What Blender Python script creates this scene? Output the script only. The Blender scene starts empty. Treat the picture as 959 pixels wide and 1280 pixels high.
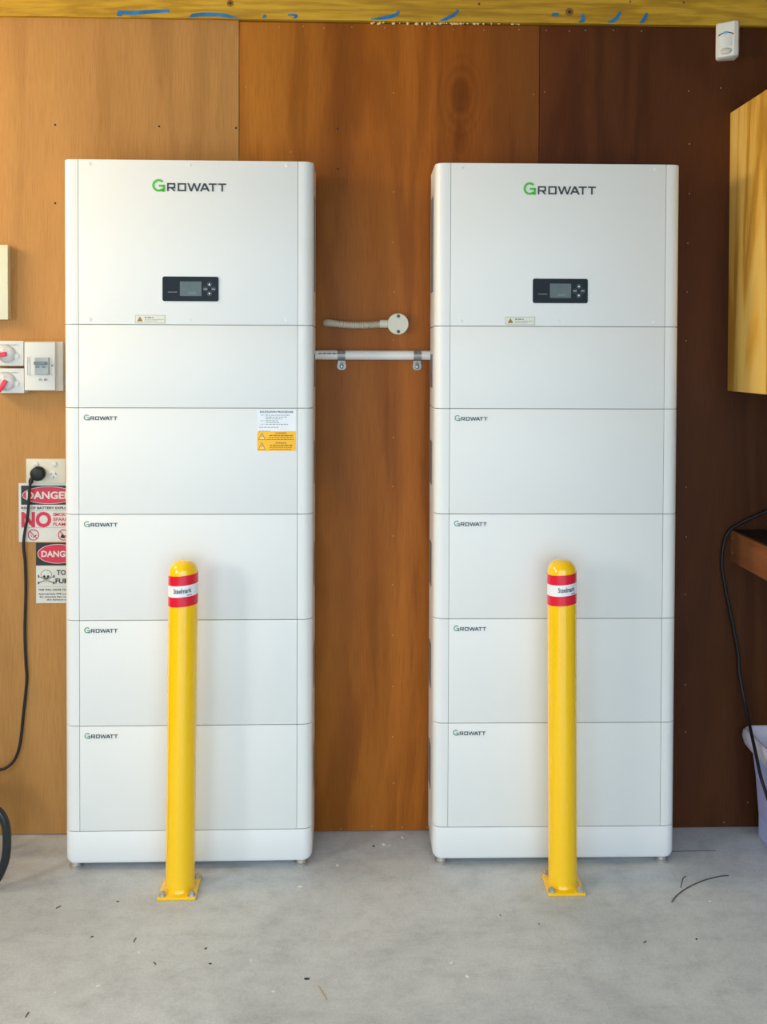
import bpy, bmesh, math, random
from mathutils import Vector, Matrix
random.seed(4)
PI = math.pi
S = bpy.context.scene
C = S.collection

# ------------------------------------------------------------------ camera
F_PX, PP_Y = 1216.96, -171.64
CAM = Vector((0.0, -2.9146, 1.4405))
YAW, PITCH, ROLL = 0.0289, -0.0203, 0.0036
_cy, _sy, _cp, _sp = math.cos(YAW), math.sin(YAW), math.cos(PITCH), math.sin(PITCH)
FW = Vector((_sy * _cp, _cy * _cp, _sp))
_R = Vector((_cy, -_sy, 0)); _U = _R.cross(FW)
RT = math.cos(ROLL) * _R + math.sin(ROLL) * _U
UP = -math.sin(ROLL) * _R + math.cos(ROLL) * _U
cd = bpy.data.cameras.new('camera')
cd.sensor_fit = 'VERTICAL'
cd.sensor_height = 36.0
cd.lens = F_PX / 1280 * 36.0
cd.shift_y = PP_Y / 1280
cd.clip_start = 0.05
cam = bpy.data.objects.new('camera', cd)
C.objects.link(cam)
M = Matrix((RT, UP, -FW)).transposed().to_4x4()
M.translation = CAM
cam.matrix_world = M
S.camera = cam


def at(px, py, Y):
    """point of the place seen at a pixel, on the plane Y = const"""
    d = FW + RT * ((px - 479.5) / F_PX) - UP * ((py - 640 - PP_Y) / F_PX)
    t = (Y - CAM.y) / d.y
    return CAM + d * t


def on_floor(px, py, Z=0.0):
    d = FW + RT * ((px - 479.5) / F_PX) - UP * ((py - 640 - PP_Y) / F_PX)
    t = (Z - CAM.z) / d.z
    return CAM + d * t


# ------------------------------------------------------------------ light
W = bpy.data.worlds.new('World'); S.world = W
W.use_nodes = True
W.node_tree.nodes['Background'].inputs[0].default_value = (0.66, 0.84, 1.0, 1)
W.node_tree.nodes['Background'].inputs[1].default_value = 3.7


def area(name, loc, direction, sx, sy, power, col):
    l = bpy.data.lights.new(name, 'AREA')
    l.shape = 'RECTANGLE'; l.size = sx; l.size_y = sy
    l.energy = power; l.color = col
    o = bpy.data.objects.new(name, l); C.objects.link(o)
    o.location = loc
    o.rotation_euler = Vector(direction).to_track_quat('-Z', 'Y').to_euler()
    return o


# daylight through the two windows of the left wall and through the open garage door behind the camera
area('window_sunlight', (-2.17, -0.66, 2.16), (1, 0, 0), 0.6, 0.45, 25, (1.0, 0.77, 0.42))
area('window_daylight', (-2.17, -1.90, 1.50), (1, 0, 0), 0.45, 0.75, 24, (1.0, 0.93, 0.82))
portal = area('garage_door_portal', (-0.2, -3.38, 1.12), (0, 1, 0), 3.7, 2.24, 1, (1, 1, 1))
portal.data.cycles.is_portal = True      # the open door lets the sky in
S.view_settings.view_transform = 'Standard'
S.view_settings.look = 'None'
S.view_settings.gamma = 1.0
S.view_settings.use_curve_mapping = False
S.view_settings.exposure = -0.03


# ------------------------------------------------------------------ materials
def lin(c):
    return tuple(((v / 255) / 12.92 if v / 255 <= 0.04045 else ((v / 255 + 0.055) / 1.055) ** 2.4) for v in c)


MATS = {}


def mat(name, rgb, rough=0.5, metal=0.0, var=0.04, scale=25.0, **kw):
    """plain painted / moulded material with a little procedural unevenness"""
    if name in MATS: return MATS[name]
    m = bpy.data.materials.new(name); m.use_nodes = True
    nt = m.node_tree; b = nt.nodes['Principled BSDF']
    col = lin(rgb)
    tc = nt.nodes.new('ShaderNodeTexCoord')
    nz = nt.nodes.new('ShaderNodeTexNoise'); nz.inputs['Scale'].default_value = scale
    nz.inputs['Detail'].default_value = 4
    nt.links.new(tc.outputs['Object'], nz.inputs['Vector'])
    rp = nt.nodes.new('ShaderNodeValToRGB')
    rp.color_ramp.elements[0].position = 0.3; rp.color_ramp.elements[1].position = 0.7
    rp.color_ramp.elements[0].color = tuple(v * (1 - var) for v in col) + (1,)
    rp.color_ramp.elements[1].color = tuple(min(1, v * (1 + var)) for v in col) + (1,)
    nt.links.new(nz.outputs['Fac'], rp.inputs['Fac'])
    nt.links.new(rp.outputs['Color'], b.inputs['Base Color'])
    b.inputs['Roughness'].default_value = rough
    b.inputs['Metallic'].default_value = metal
    for k, v in kw.items(): b.inputs[k].default_value = v
    MATS[name] = m
    return m


def N(nt, kind, **ins):
    n = nt.nodes.new(kind)
    for k, v in ins.items():
        n.inputs[k.replace('_', ' ')].default_value = v
    return n


def ramp(nt, fac, stops):
    r = nt.nodes.new('ShaderNodeValToRGB')
    e = r.color_ramp.elements
    while len(e) < len(stops): e.new(0.5)
    for el, (p, c) in zip(e, stops):
        el.position = p; el.color = tuple(c) + (1,)
    nt.links.new(fac, r.inputs['Fac'])
    return r.outputs['Color']


def mix(nt, a, b, fac, mode='MIX'):
    n = nt.nodes.new('ShaderNodeMix'); n.data_type = 'RGBA'; n.blend_type = mode
    for s, v in ((n.inputs[0], fac), (n.inputs[6], a), (n.inputs[7], b)):
        if hasattr(v, 'links'): nt.links.new(v, s)
        else: s.default_value = v if isinstance(v, (int, float)) else tuple(v) + ((1,) if len(v) == 3 else ())
    return n.outputs[2]


def mapped(nt, scale, loc=(0, 0, 0), rot=(0, 0, 0)):
    tc = nt.nodes.new('ShaderNodeTexCoord')
    mp = nt.nodes.new('ShaderNodeMapping')
    mp.inputs['Scale'].default_value = scale
    mp.inputs['Location'].default_value = loc
    mp.inputs['Rotation'].default_value = rot
    nt.links.new(tc.outputs['Object'], mp.inputs['Vector'])
    return mp.outputs['Vector']


def wood(name, dark, mid, light, seed=0.0, along='Z', rough=0.45, bands=5.0, figure=0.5, grain=1.0, dist=3.0, spec=0.5, strips=None, figures=()):
    """veneer or sawn timber: long figure bands, fine pores, streaks"""
    if name in MATS: return MATS[name]
    m = bpy.data.materials.new(name); m.use_nodes = True
    nt = m.node_tree; b = nt.nodes['Principled BSDF']
    st = {'Z': (1, 1, 0.12), 'X': (0.12, 1, 1), 'Y': (1, 0.12, 1)}[along]
    v1 = mapped(nt, tuple(s * 1.0 for s in st), (seed, seed * 1.7, seed * .6))
    n1 = N(nt, 'ShaderNodeTexNoise', Scale=bands, Detail=5.0, Roughness=0.55, Distortion=0.6)
    nt.links.new(v1, n1.inputs['Vector'])
    mul = nt.nodes.new('ShaderNodeMath'); mul.operation = 'MULTIPLY'; mul.inputs[1].default_value = dist * 4
    nt.links.new(n1.outputs['Fac'], mul.inputs[0])
    sn = nt.nodes.new('ShaderNodeMath'); sn.operation = 'SINE'
    mul2 = nt.nodes.new('ShaderNodeMath'); mul2.operation = 'MULTIPLY'; mul2.inputs[1].default_value = PI
    nt.links.new(mul.outputs[0], mul2.inputs[0]); nt.links.new(mul2.outputs[0], sn.inputs[0])
    rg = nt.nodes.new('ShaderNodeMapRange'); rg.inputs['From Min'].default_value = -1
    nt.links.new(sn.outputs[0], rg.inputs['Value'])
    st2 = {'Z': (1, 1, 0.035), 'X': (0.035, 1, 1), 'Y': (1, 0.035, 1)}[along]
    v2 = mapped(nt, st2, (seed * 2, seed, 0))
    n2 = N(nt, 'ShaderNodeTexNoise', Scale=300.0, Detail=4.0, Roughness=0.7)
    nt.links.new(v2, n2.inputs['Vector'])
    n3 = N(nt, 'ShaderNodeTexNoise', Scale=1.6 * bands, Detail=3.0)
    nt.links.new(v1, n3.inputs['Vector'])
    base = ramp(nt, n3.outputs['Fac'], [(0.3, dark), (0.52, mid), (0.75, light)])
    fig = ramp(nt, rg.outputs['Result'], [(0.0, tuple(d * .8 for d in dark)), (0.45, mid), (1.0, light)])
    c = mix(nt, base, fig, figure)
    pores = ramp(nt, n2.outputs['Fac'], [(0.32, (0.62, 0.58, 0.54)), (0.5, (0.97, 0.97, 0.97)), (0.75, (1.22, 1.20, 1.15))])
    c = mix(nt, c, pores, 0.55 * grain, 'MULTIPLY')
    if strips:      # veneer strip tones; wall shading, darker to the right, is painted into them
        x0, x1 = strips[0][0], strips[-1][0]
        tc = nt.nodes.new('ShaderNodeTexCoord'); sx = nt.nodes.new('ShaderNodeSeparateXYZ')
        nt.links.new(tc.outputs['Object'], sx.inputs[0])
        mr = nt.nodes.new('ShaderNodeMapRange'); mr.inputs['From Min'].default_value = x0; mr.inputs['From Max'].default_value = x1
        nt.links.new(sx.outputs['X'], mr.inputs['Value'])
        c = mix(nt, c, ramp(nt, mr.outputs['Result'], [((x - x0) / (x1 - x0), k if isinstance(k, tuple) else (k, k, k)) for x, k in strips]), 1.0, 'MULTIPLY')
    for fx_, fz_, rx_, rz_, kk in figures:      # oval figure where a branch was cut through
        vm = mapped(nt, (1 / rx_, 0, 1 / rz_), (-fx_ / rx_, 0, -fz_ / rz_))
        ln = nt.nodes.new('ShaderNodeVectorMath'); ln.operation = 'LENGTH'
        nt.links.new(vm, ln.inputs[0])
        c = mix(nt, c, ramp(nt, ln.outputs['Value'], [(0, (kk, kk * .95, kk * .9)), (.35, (kk * 1.1,) * 3), (.5, (.98,) * 3), (.62, (kk * 1.25,) * 3), (.8, (1, 1, 1)), (.9, (.9,) * 3), (1, (1, 1, 1))]), 1.0, 'MULTIPLY')
    nt.links.new(c, b.inputs['Base Color'])
    b.inputs['Roughness'].default_value = rough
    b.inputs['Specular IOR Level'].default_value = spec
    bp = nt.nodes.new('ShaderNodeBump'); bp.inputs['Strength'].default_value = 0.12; bp.inputs['Distance'].default_value = 0.002
    nt.links.new(n2.outputs['Fac'], bp.inputs['Height'])
    nt.links.new(bp.outputs['Normal'], b.inputs['Normal'])
    MATS[name] = m
    return m


def concrete():
    m = bpy.data.materials.new('concrete'); m.use_nodes = True
    nt = m.node_tree; b = nt.nodes['Principled BSDF']
    v = mapped(nt, (1, 1, 1))
    big = N(nt, 'ShaderNodeTexNoise', Scale=1.7, Detail=6.0, Roughness=0.6, Distortion=0.5)
    mid = N(nt, 'ShaderNodeTexNoise', Scale=14.0, Detail=9.0, Roughness=0.75)
    fine = N(nt, 'ShaderNodeTexNoise', Scale=160.0, Detail=4.0, Roughness=0.7)
    spots = N(nt, 'ShaderNodeTexVoronoi', Scale=11.0)
    vs = mapped(nt, (1, 3.2, 1), (3, 1, 0), (0, 0, .3))
    sweep = N(nt, 'ShaderNodeTexNoise', Scale=5.0, Detail=6.0, Roughness=0.65, Distortion=1.2)
    for n, vec in ((big, v), (mid, v), (fine, v), (spots, v), (sweep, vs)): nt.links.new(vec, n.inputs['Vector'])
    c = ramp(nt, big.outputs['Fac'], [(0.3, (0.45, 0.470, 0.495)), (0.5, (0.56, 0.585, 0.605)), (0.72, (0.64, 0.66, 0.67))])
    c2 = ramp(nt, mid.outputs['Fac'], [(0.3, (0.80, 0.80, 0.80)), (0.5, (1, 1, 1)), (0.75, (1.10, 1.10, 1.09))])
    c = mix(nt, c, c2, 0.95, 'MULTIPLY')
    c3 = ramp(nt, sweep.outputs['Fac'], [(0.36, (0.80, 0.80, 0.79)), (0.5, (1, 1, 1)), (0.7, (1.06, 1.06, 1.05))])
    c = mix(nt, c, c3, 0.3, 'MULTIPLY')
    c4 = ramp(nt, fine.outputs['Fac'], [(0.3, (0.84, 0.84, 0.84)), (0.6, (1.05, 1.05, 1.05))])
    c = mix(nt, c, c4, 0.8, 'MULTIPLY')
    c5 = ramp(nt, spots.outputs['Distance'], [(0.0, (0.72, 0.71, 0.69)), (0.085, (1, 1, 1)), (1.0, (1, 1, 1))])
    c = mix(nt, c, c5, 0.4, 'MULTIPLY')
    nt.links.new(c, b.inputs['Base Color'])
    b.inputs['Roughness'].default_value = 0.62
    bp = nt.nodes.new('ShaderNodeBump'); bp.inputs['Strength'].default_value = 0.15; bp.inputs['Distance'].default_value = 0.003
    nt.links.new(mid.outputs['Fac'], bp.inputs['Height'])
    nt.links.new(bp.outputs['Normal'], b.inputs['Normal'])
    return m


MC = concrete()
PLY = [
    wood('plywood_tan', (.40, .192, .056), (.47, .231, .071), (.53, .268, .087), 1.3, rough=.5, bands=3.2, figure=.3, grain=.8, spec=.13),
    wood('plywood_orange', (.22, .068, .010), (.33, .110, .017), (.41, .150, .026), 5.1, rough=.42, bands=3.0, figure=.42, grain=.9, spec=.13, strips=[(-.38, (1.28, 1.34, 1.1)), (-.16, (1.12, 1.10, .8)), (-.07, (1.0, .92, .7)), (-.03, (.92, .84, .7)), (.03, (1.12, .98, .7)), (.22, (1.08, .90, .6)), (.36, (.92, .76, .6)), (.42, (.70, .60, .6)), (.52, (.58, .52, .6))], figures=((.312, 2.215, .075, .13, .66), (.312, 2.085, .055, .10, .74))),
    wood('plywood_brown', (.055, .017, .006), (.078, .024, .008), (.105, .034, .011), 9.4, rough=.42, bands=3.0, figure=.35, grain=.9, spec=.13, strips=[(.52, (1.8, 1.6, 1.3)), (.62, (1.55, 1.35, 1.1)), (.72, 1.25), (.90, 1.1), (1.0, 1.0), (1.42, .9)]),
]
PINE_BEAM = wood('treated_pine', (.38, .195, .004), (.54, .295, .008), (.66, .40, .030), 3.3, along='X', rough=.6, bands=9, figure=.5)
PINE = wood('pine_veneer', (.78, .38, .050), (.93, .52, .085), (.99, .66, .18), 7.7, rough=.42, bands=4.2, figure=.9, grain=.4, dist=3.0)
RED_PLY = wood('red_plywood_edge', (.18, .055, .02), (.27, .09, .03), (.34, .12, .04), 2.2, along='Y', rough=.5, bands=6, figure=.4)
CEIL = wood('ceiling_timber', (.52, .45, .33), (.60, .53, .39), (.68, .60, .46), 6.2, along='X', rough=.6, bands=5, figure=.4)
WHITE = mat('white_powder_coat', (232, 232, 228), .38, var=.008, scale=3)
WHITE2 = mat('white_base_coat', (230, 231, 230), .42, var=.012, scale=4)
SEAM = mat('seam_grey', (158, 160, 158), .6)
HANDLE = mat('handle_grey', (120, 120, 122), .5)
LGREEN = mat('logo_green', (82, 190, 52), .4)
DGREEN = mat('small_logo_green', (40, 120, 62), .4)
LDARK = mat('logo_charcoal', (62, 64, 66), .4)
DISP = mat('display_black', (14, 26, 32), .4, var=.1, **{'Specular IOR Level': .25})
SCRN = mat('display_screen', (84, 98, 98), .35, var=.12, scale=60)
BTN = mat('button_print', (225, 230, 232), .4)
BTNR = mat('button_ring', (92, 104, 110), .4)
LABEL = mat('label_white', (236, 240, 242), .45)
LABCREAM = mat('label_cream', (228, 226, 210), .45)
YLAB = mat('label_yellow', (255, 190, 0), .45)
YPALE = mat('label_pale_yellow', (255, 214, 110), .45)
PRINT = mat('print_dark', (70, 74, 80), .5)
PRINTL = mat('print_grey', (150, 156, 162), .5)
PRINTB = mat('print_brown', (150, 88, 10), .5)
BLACKP = mat('print_black', (26, 32, 36), .5)
YEL = mat('safety_yellow', (255, 200, 0), .16, var=.015, scale=6, **{'Coat Weight': .5, 'Coat Roughness': .05})
RED = mat('band_red', (226, 24, 52), .25)
BANDW = mat('band_white', (238, 238, 238), .3)
SRED = mat('sign_red', (205, 38, 66), .4)
SWH = mat('sign_white', (212, 210, 200), .4)
STEEL = mat('steel', (196, 192, 186), .32, .75, var=.15)
DSTEEL = mat('dark_steel', (100, 96, 92), .35, 1.0, var=.2)
GALV = mat('galvanised', (158, 156, 150), .45, .6, var=.1, scale=80)
CREAM = mat('cream_plastic', (212, 206, 184), .45, var=.01)
CONDUIT = mat('conduit_white', (226, 222, 216), .4, var=.01)
FLEX = mat('flex_conduit_beige', (196, 184, 162), .45, var=.01)
EWHITE = mat('electrical_white', (212, 211, 205), .4, var=.01)
EGREY = mat('electrical_grey', (150, 162, 164), .4)
EDARK = mat('breaker_dark_grey', (104, 116, 122), .4)
CLEAR = mat('smoky_dial', (196, 196, 194), .15, var=.1, scale=60)
HRED = mat('handle_red', (225, 40, 70), .35)
BLACK = mat('black_rubber', (16, 18, 22), .55, var=.1)
BLACKM = mat('black_paint', (28, 34, 38), .3, var=.1)
BMAT = mat('black_bench_mat', (16, 17, 18), .5, var=.15)
TUBM = mat('lilac_plastic', (204, 210, 255), .35, var=.01, **{'Transmission Weight': .22, 'Subsurface Weight': 0.0})
RIMM = mat('lilac_rim_plastic', (226, 222, 240), .35, var=.01)
BLUEP = mat('blue_spray_paint', (20, 116, 176), .6, var=.25, scale=40)
BLUELED = mat('blue_indicator', (110, 180, 245), .3)
FOAM = mat('foam_beige', (226, 206, 150), .8, var=.1, scale=90)
WALLM = wood('side_wall_timber', (.24, .20, .16), (.30, .26, .21), (.36, .31, .26), 4.0, bands=3, figure=.3)
CHIPW = mat('chip_white', (226, 224, 218), .6)
TWIGM = mat('twig_brown', (84, 76, 64), .7)
PALETWIG = mat('straw_pale', (186, 172, 140), .7)


# ------------------------------------------------------------------ mesh helpers
def obj(name, bm, m, parent=None, smooth=False):
    me = bpy.data.meshes.new(name)
    bmesh.ops.recalc_face_normals(bm, faces=bm.faces[:])
    bm.to_mesh(me); bm.free()
    me.materials.append(m)
    if smooth:
        for p in me.polygons: p.use_smooth = True
        if smooth is not True:
            me.set_sharp_from_angle(angle=smooth)
    o = bpy.data.objects.new(name, me)
    C.objects.link(o)
    if parent: o.parent = parent
    return o


def share(o, loc, parent=None, rot=None):
    c = o.copy(); C.objects.link(c)
    c.location = loc
    if parent: c.parent = parent
    if rot: c.rotation_euler = rot
    return c


def thing(name, label, cat, loc=(0, 0, 0), rotz=0.0, group=None, rot=None):
    o = bpy.data.objects.new(name, None); C.objects.link(o)
    o.empty_display_size = .05
    o.location = loc
    o.rotation_euler = rot if rot else (0, 0, rotz)
    tag(o, label, cat, group)
    return o


def tag(o, label, cat, group=None):
    o['label'] = label; o['category'] = cat
    if group: o['group'] = group
    return o


def struct(o, label=None):
    o['kind'] = 'structure'
    if label: o['label'] = label
    return o


def box(x0, x1, y0, y1, z0, z1, bev=0.0, seg=2, bm=None):
    own = bmesh.new()
    bmesh.ops.create_cube(own, size=1)
    for v in own.verts:
        v.co = Vector((x0 + (v.co.x + .5) * (x1 - x0), y0 + (v.co.y + .5) * (y1 - y0), z0 + (v.co.z + .5) * (z1 - z0)))
    if bev:
        bmesh.ops.bevel(own, geom=own.edges[:], offset=bev, segments=seg, profile=.6, affect='EDGES')
    return join(bm, own)


def join(bm, own):
    if bm is None: return own
    me = bpy.data.meshes.new('tmp'); own.to_mesh(me); own.free()
    bm.from_mesh(me); bpy.data.meshes.remove(me)
    return bm


def extrude_z(prof, z0, z1, bev=0.0, bm=None):
    """closed plan profile [(x, y)] pulled up from z0 to z1; bev eases the two rims"""
    own = bmesh.new()
    cx = sum(p[0] for p in prof) / len(prof); cy = sum(p[1] for p in prof) / len(prof)

    def ring(z, ins):
        out = []
        n = len(prof)
        for i in range(n):
            p0, p, p1 = Vector(prof[i - 1]), Vector(prof[i]), Vector(prof[(i + 1) % n])
            t = (p1 - p0).normalized() if (p1 - p0).length > 1e-9 else Vector((1, 0))
            nrm = Vector((t.y, -t.x))
            q = p - nrm * ins
            out.append(own.verts.new((q.x, q.y, z)))
        return out
    ar = sum(prof[i - 1][0] * prof[i][1] - prof[i][0] * prof[i - 1][1] for i in range(len(prof)))
    sg = 1 if ar > 0 else -1
    rs = [ring(z0, sg * bev), ring(z0 + bev, 0), ring(z1 - bev, 0), ring(z1, sg * bev)] if bev else [ring(z0, 0), ring(z1, 0)]
    for a, b in zip(rs, rs[1:]):
        for i in range(len(prof)):
            j = (i + 1) % len(prof)
            own.faces.new((a[i], a[j], b[j], b[i]))
    own.faces.new(rs[0][::-1]); own.faces.new(rs[-1])
    return join(bm, own)


def plate(pts, y0, y1, bm=None):
    """outline [(x, z)] facing the viewer, from y0 (front) to y1 (back)"""
    own = bmesh.new()
    a = [own.verts.new((x, y0, z)) for x, z in pts]
    b = [own.verts.new((x, y1, z)) for x, z in pts]
    own.faces.new(a); own.faces.new(b[::-1])
    for i in range(len(pts)):
        j = (i + 1) % len(pts)
        own.faces.new((a[i], b[i], b[j], a[j]))
    return join(bm, own)


def rrect(cx, cz, w, h, r, n=5):
    out = []
    for qx, qz, a0 in ((1, 1, 0), (-1, 1, 90), (-1, -1, 180), (1, -1, 270)):
        for k in range(n + 1):
            a = math.radians(a0 + 90 * k / n)
            out.append((cx + qx * (w / 2 - r) + r * math.cos(a), cz + qz * (h / 2 - r) + r * math.sin(a)))
    return out


def ell(cx, cz, rx, rz, n=28):
    return [(cx + rx * math.cos(2 * PI * k / n), cz + rz * math.sin(2 * PI * k / n)) for k in range(n)]


def ringplate(cx, cz, r0, r1, y0, y1, n=28, bm=None, a0=0, a1=360):
    own = bmesh.new()
    full = abs(a1 - a0) >= 360
    ks = n if full else n + 1
    V = []
    for k in range(ks):
        a = math.radians(a0 + (a1 - a0) * k / n)
        c, s = math.cos(a), math.sin(a)
        V.append([own.verts.new((cx + r * c, y, cz + r * s)) for r, y in ((r1, y0), (r0, y0), (r0, y1), (r1, y1))])
    rng = range(ks) if full else range(ks - 1)
    for k in rng:
        A, B = V[k], V[(k + 1) % ks]
        for i in range(4):
            j = (i + 1) % 4
            own.faces.new((A[i], A[j], B[j], B[i]))
    if not full:
        own.faces.new(V[0]); own.faces.new(V[-1][::-1])
    return join(bm, own)


def lathe(prof, n=32, bm=None, mtx=None):
    """[(r, z)] turned about z"""
    own = bmesh.new()
    rows = []
    for r, z in prof:
        if r < 1e-6: rows.append([own.verts.new((0, 0, z))])
        else: rows.append([own.verts.new((r * math.cos(2 * PI * k / n), r * math.sin(2 * PI * k / n), z)) for k in range(n)])
    for a, b in zip(rows, rows[1:]):
        for k in range(n):
            j = (k + 1) % n
            if len(a) == 1 and len(b) == 1: continue
            if len(a) == 1: own.faces.new((a[0], b[j], b[k]))
            elif len(b) == 1: own.faces.new((a[k], a[j], b[0]))
            else: own.faces.new((a[k], a[j], b[j], b[k]))
    for row in (rows[0], rows[-1]):
        if len(row) > 1: own.faces.new(row)
    if mtx is not None: own.transform(mtx)
    return join(bm, own)


TOWARDS = Matrix.Rotation(PI / 2, 4, 'X')      # turned parts that face the viewer: local z -> -y


def facing(x, y, z):
    return Matrix.Translation((x, y, z)) @ TOWARDS


def spline(pts, sub=8):
    P = [Vector(p) for p in pts]
    P = [P[0] * 2 - P[1]] + P + [P[-1] * 2 - P[-2]]
    out = []
    for i in range(1, len(P) - 2):
        for k in range(sub):
            t = k / sub
            a, b, c, d = P[i - 1], P[i], P[i + 1], P[i + 2]
            out.append(.5 * (2 * b + (c - a) * t + (2 * a - 5 * b + 4 * c - d) * t * t + (3 * b - a - 3 * c + d) * t ** 3))
    out.append(P[-2])
    return out


def tube(pts, r, n=10, bm=None, rf=None):
    own = bmesh.new()
    up = Vector((0, 0, 1)); rows = []
    L = len(pts)
    prev = None
    for i, p in enumerate(pts):
        t = (pts[min(i + 1, L - 1)] - pts[max(i - 1, 0)]).normalized()
        if prev is None:
            u = t.cross(Vector((0.123, 0.9, 0.31))).normalized()
        else:
            u = (prev - t * prev.dot(t)).normalized()
        prev = u
        w = t.cross(u)
        rr = rf(i) if rf else r
        rows.append([own.verts.new(p + (u * math.cos(2 * PI * k / n) + w * math.sin(2 * PI * k / n)) * rr) for k in range(n)])
    for a, b in zip(rows, rows[1:]):
        for k in range(n):
            j = (k + 1) % n
            own.faces.new((a[k], a[j], b[j], b[k]))
    own.faces.new(rows[0][::-1]); own.faces.new(rows[-1])
    return join(bm, own)


def text_bm(s, height, bold=0.0, thick=0.0004, width=None, align='LEFT'):
    """lettering as a thin mesh facing -y; height is the cap height"""
    cu = bpy.data.curves.new('txt', 'FONT')
    cu.body = s; cu.size = height / 0.70; cu.resolution_u = 4
    cu.offset = bold * height
    cu.extrude = thick / 2
    o = bpy.data.objects.new('txt', cu); C.objects.link(o)
    dg = bpy.context.evaluated_depsgraph_get()
    me = bpy.data.meshes.new_from_object(o.evaluated_get(dg))
    bpy.data.objects.remove(o); bpy.data.curves.remove(cu)
    bm = bmesh.new(); bm.from_mesh(me); bpy.data.meshes.remove(me)
    xs = [v.co.x for v in bm.verts]; x0, x1 = min(xs), max(xs)
    k = (width / (x1 - x0)) if width else 1.0
    sh = {'LEFT': 0, 'CENTER': .5, 'RIGHT': 1}[align]
    for v in bm.verts:
        x, y, z = v.co
        v.co = Vector(((x - x0 - sh * (x1 - x0)) * k, -z, y))
    return bm


def moved(bm, x, y, z):
    bmesh.ops.translate(bm, verts=bm.verts[:], vec=(x, y, z)); return bm


def words(x0, x1, z, h, y0, y1, bm, seed=0, wmin=3.0, wmax=7.0):
    """a line of print too small to read: word-long strokes"""
    r = random.Random(seed); x = x0
    while x < x1 - h:
        w = min(r.uniform(wmin, wmax) * h * .7, x1 - x)
        box(x, x + w, y0, y1, z - h / 2, z + h / 2, bm=bm)
        x += w + h * .8
    return bm


# ------------------------------------------------------------------ the room
XL, XR, YB, ZC = -2.2, 1.9, -3.4, 2.78
struct(obj('floor', box(XL - 8, XR + 8, YB - 14, 0.10, -.12, 0), MC), 'worn grey concrete garage floor with stains and hairline marks')
struct(obj('ceiling', box(XL, XR, YB, 0.10, ZC, ZC + .05), CEIL))
struct(obj('wall_right', box(XR, XR + .08, YB, 0.10, 0, ZC), WALLM))
# left wall with a window opening
wl = bmesh.new()
WIN = ((-2.20, -1.60, 1.05, 1.95), (-1.00, -.32, 1.89, 2.43))
ys = [YB, WIN[0][0], WIN[0][1], WIN[1][0], WIN[1][1], .10]
for k in (0, 2, 4): box(XL - .08, XL, ys[k], ys[k + 1], 0, ZC, bm=wl)
for y0, y1, z0, z1 in WIN:
    box(XL - .08, XL, y0, y1, 0, z0, bm=wl); box(XL - .08, XL, y0, y1, z1, ZC, bm=wl)
struct(obj('wall_left', wl, WALLM))
for k, (y0, y1, z0, z1) in enumerate(WIN):
    wf = struct(bpy.data.objects.new('window_%d' % (k + 1), None)); C.objects.link(wf); wf.location = (XL - .04, (y0 + y1) / 2, z0)
    fb = bmesh.new(); hw_, hh_ = (y1 - y0) / 2, z1 - z0
    for a, b, c, d in ((-hw_, -hw_ + .04, 0, hh_), (hw_ - .04, hw_, 0, hh_), (-hw_ + .04, hw_ - .04, 0, .04), (-hw_ + .04, hw_ - .04, hh_ - .04, hh_)):
        box(-.03, .03, a, b, c, d, bm=fb)
    obj('window_frame', fb, EWHITE, wf)
# rear wall around the open garage door
wr = bmesh.new()
box(XL, -2.05, YB - .08, YB, 0, ZC, bm=wr); box(1.65, XR, YB - .08, YB, 0, ZC, bm=wr)
box(-2.05, 1.65, YB - .08, YB, 2.2, ZC, bm=wr)
struct(obj('wall_rear', wr, WALLM))

# back wall: plywood sheets on a dark frame
wall = struct(obj('wall_back', box(XL, XR, .012, .10, 0, ZC), mat('wall_frame_dark', (34, 26, 20), .8)), 'varnished plywood wall behind the white battery towers')
TOPZ = at(480, 29.5, 0).z
j1, j2 = at(299, 120, 0).x, at(674.5, 120, 0).x
pw = j2 - j1
joints = [XL, j1 - pw, j1, j2, j2 + pw, XR]
psel = [0, 0, 1, 2, 2]
panels = []
for i in range(5):
    bm = box(joints[i] + .0008, joints[i + 1] - .0008, 0, .012, .002, TOPZ + (.004 if i < 2 else 0), bev=.0008, seg=1)
    panels.append(obj('plywood_panel', bm, PLY[psel[i]], wall))


def panel_at(x):
    for i in range(5):
        if joints[i] <= x < joints[i + 1]: return panels[i]
    return panels[-1]


screw_mesh = None
SCREWS_D = [(69, 156), (199, 158), (295, 160), (69, 254), (422, 161), (422, 211)]
SCREWS_L = [(25, 31), (107, 31), (164, 32), (219, 30), (260, 32), (291, 35), (291, 91), (307, 109), (35, 230), (364, 190),
            (349, 34), (379, 33), (405, 35), (440, 34), (481, 35), (507, 36), (536, 36), (567, 37), (605, 38), (649, 37), (683, 38), (712, 39), (732, 38), (767, 38), (802, 39),
            (492, 116), (491, 178), (492, 240), (491, 303), (493, 365), (492, 425), (492, 547), (491, 608), (492, 670), (491, 731), (491, 794), (491, 858), (491, 921), (492, 979),
            (667, 118), (681, 115), (491, 178), (861, 114), (862, 180), (862, 242), (860, 304), (859, 365), (858, 426), (858, 609), (858, 671), (857, 743), (857, 856), (857, 915), (901, 110), (905, 1028), (935, 1003),
            (426, 1036), (465, 1033), (503, 1034), (534, 1034)]
sm = {}
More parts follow.
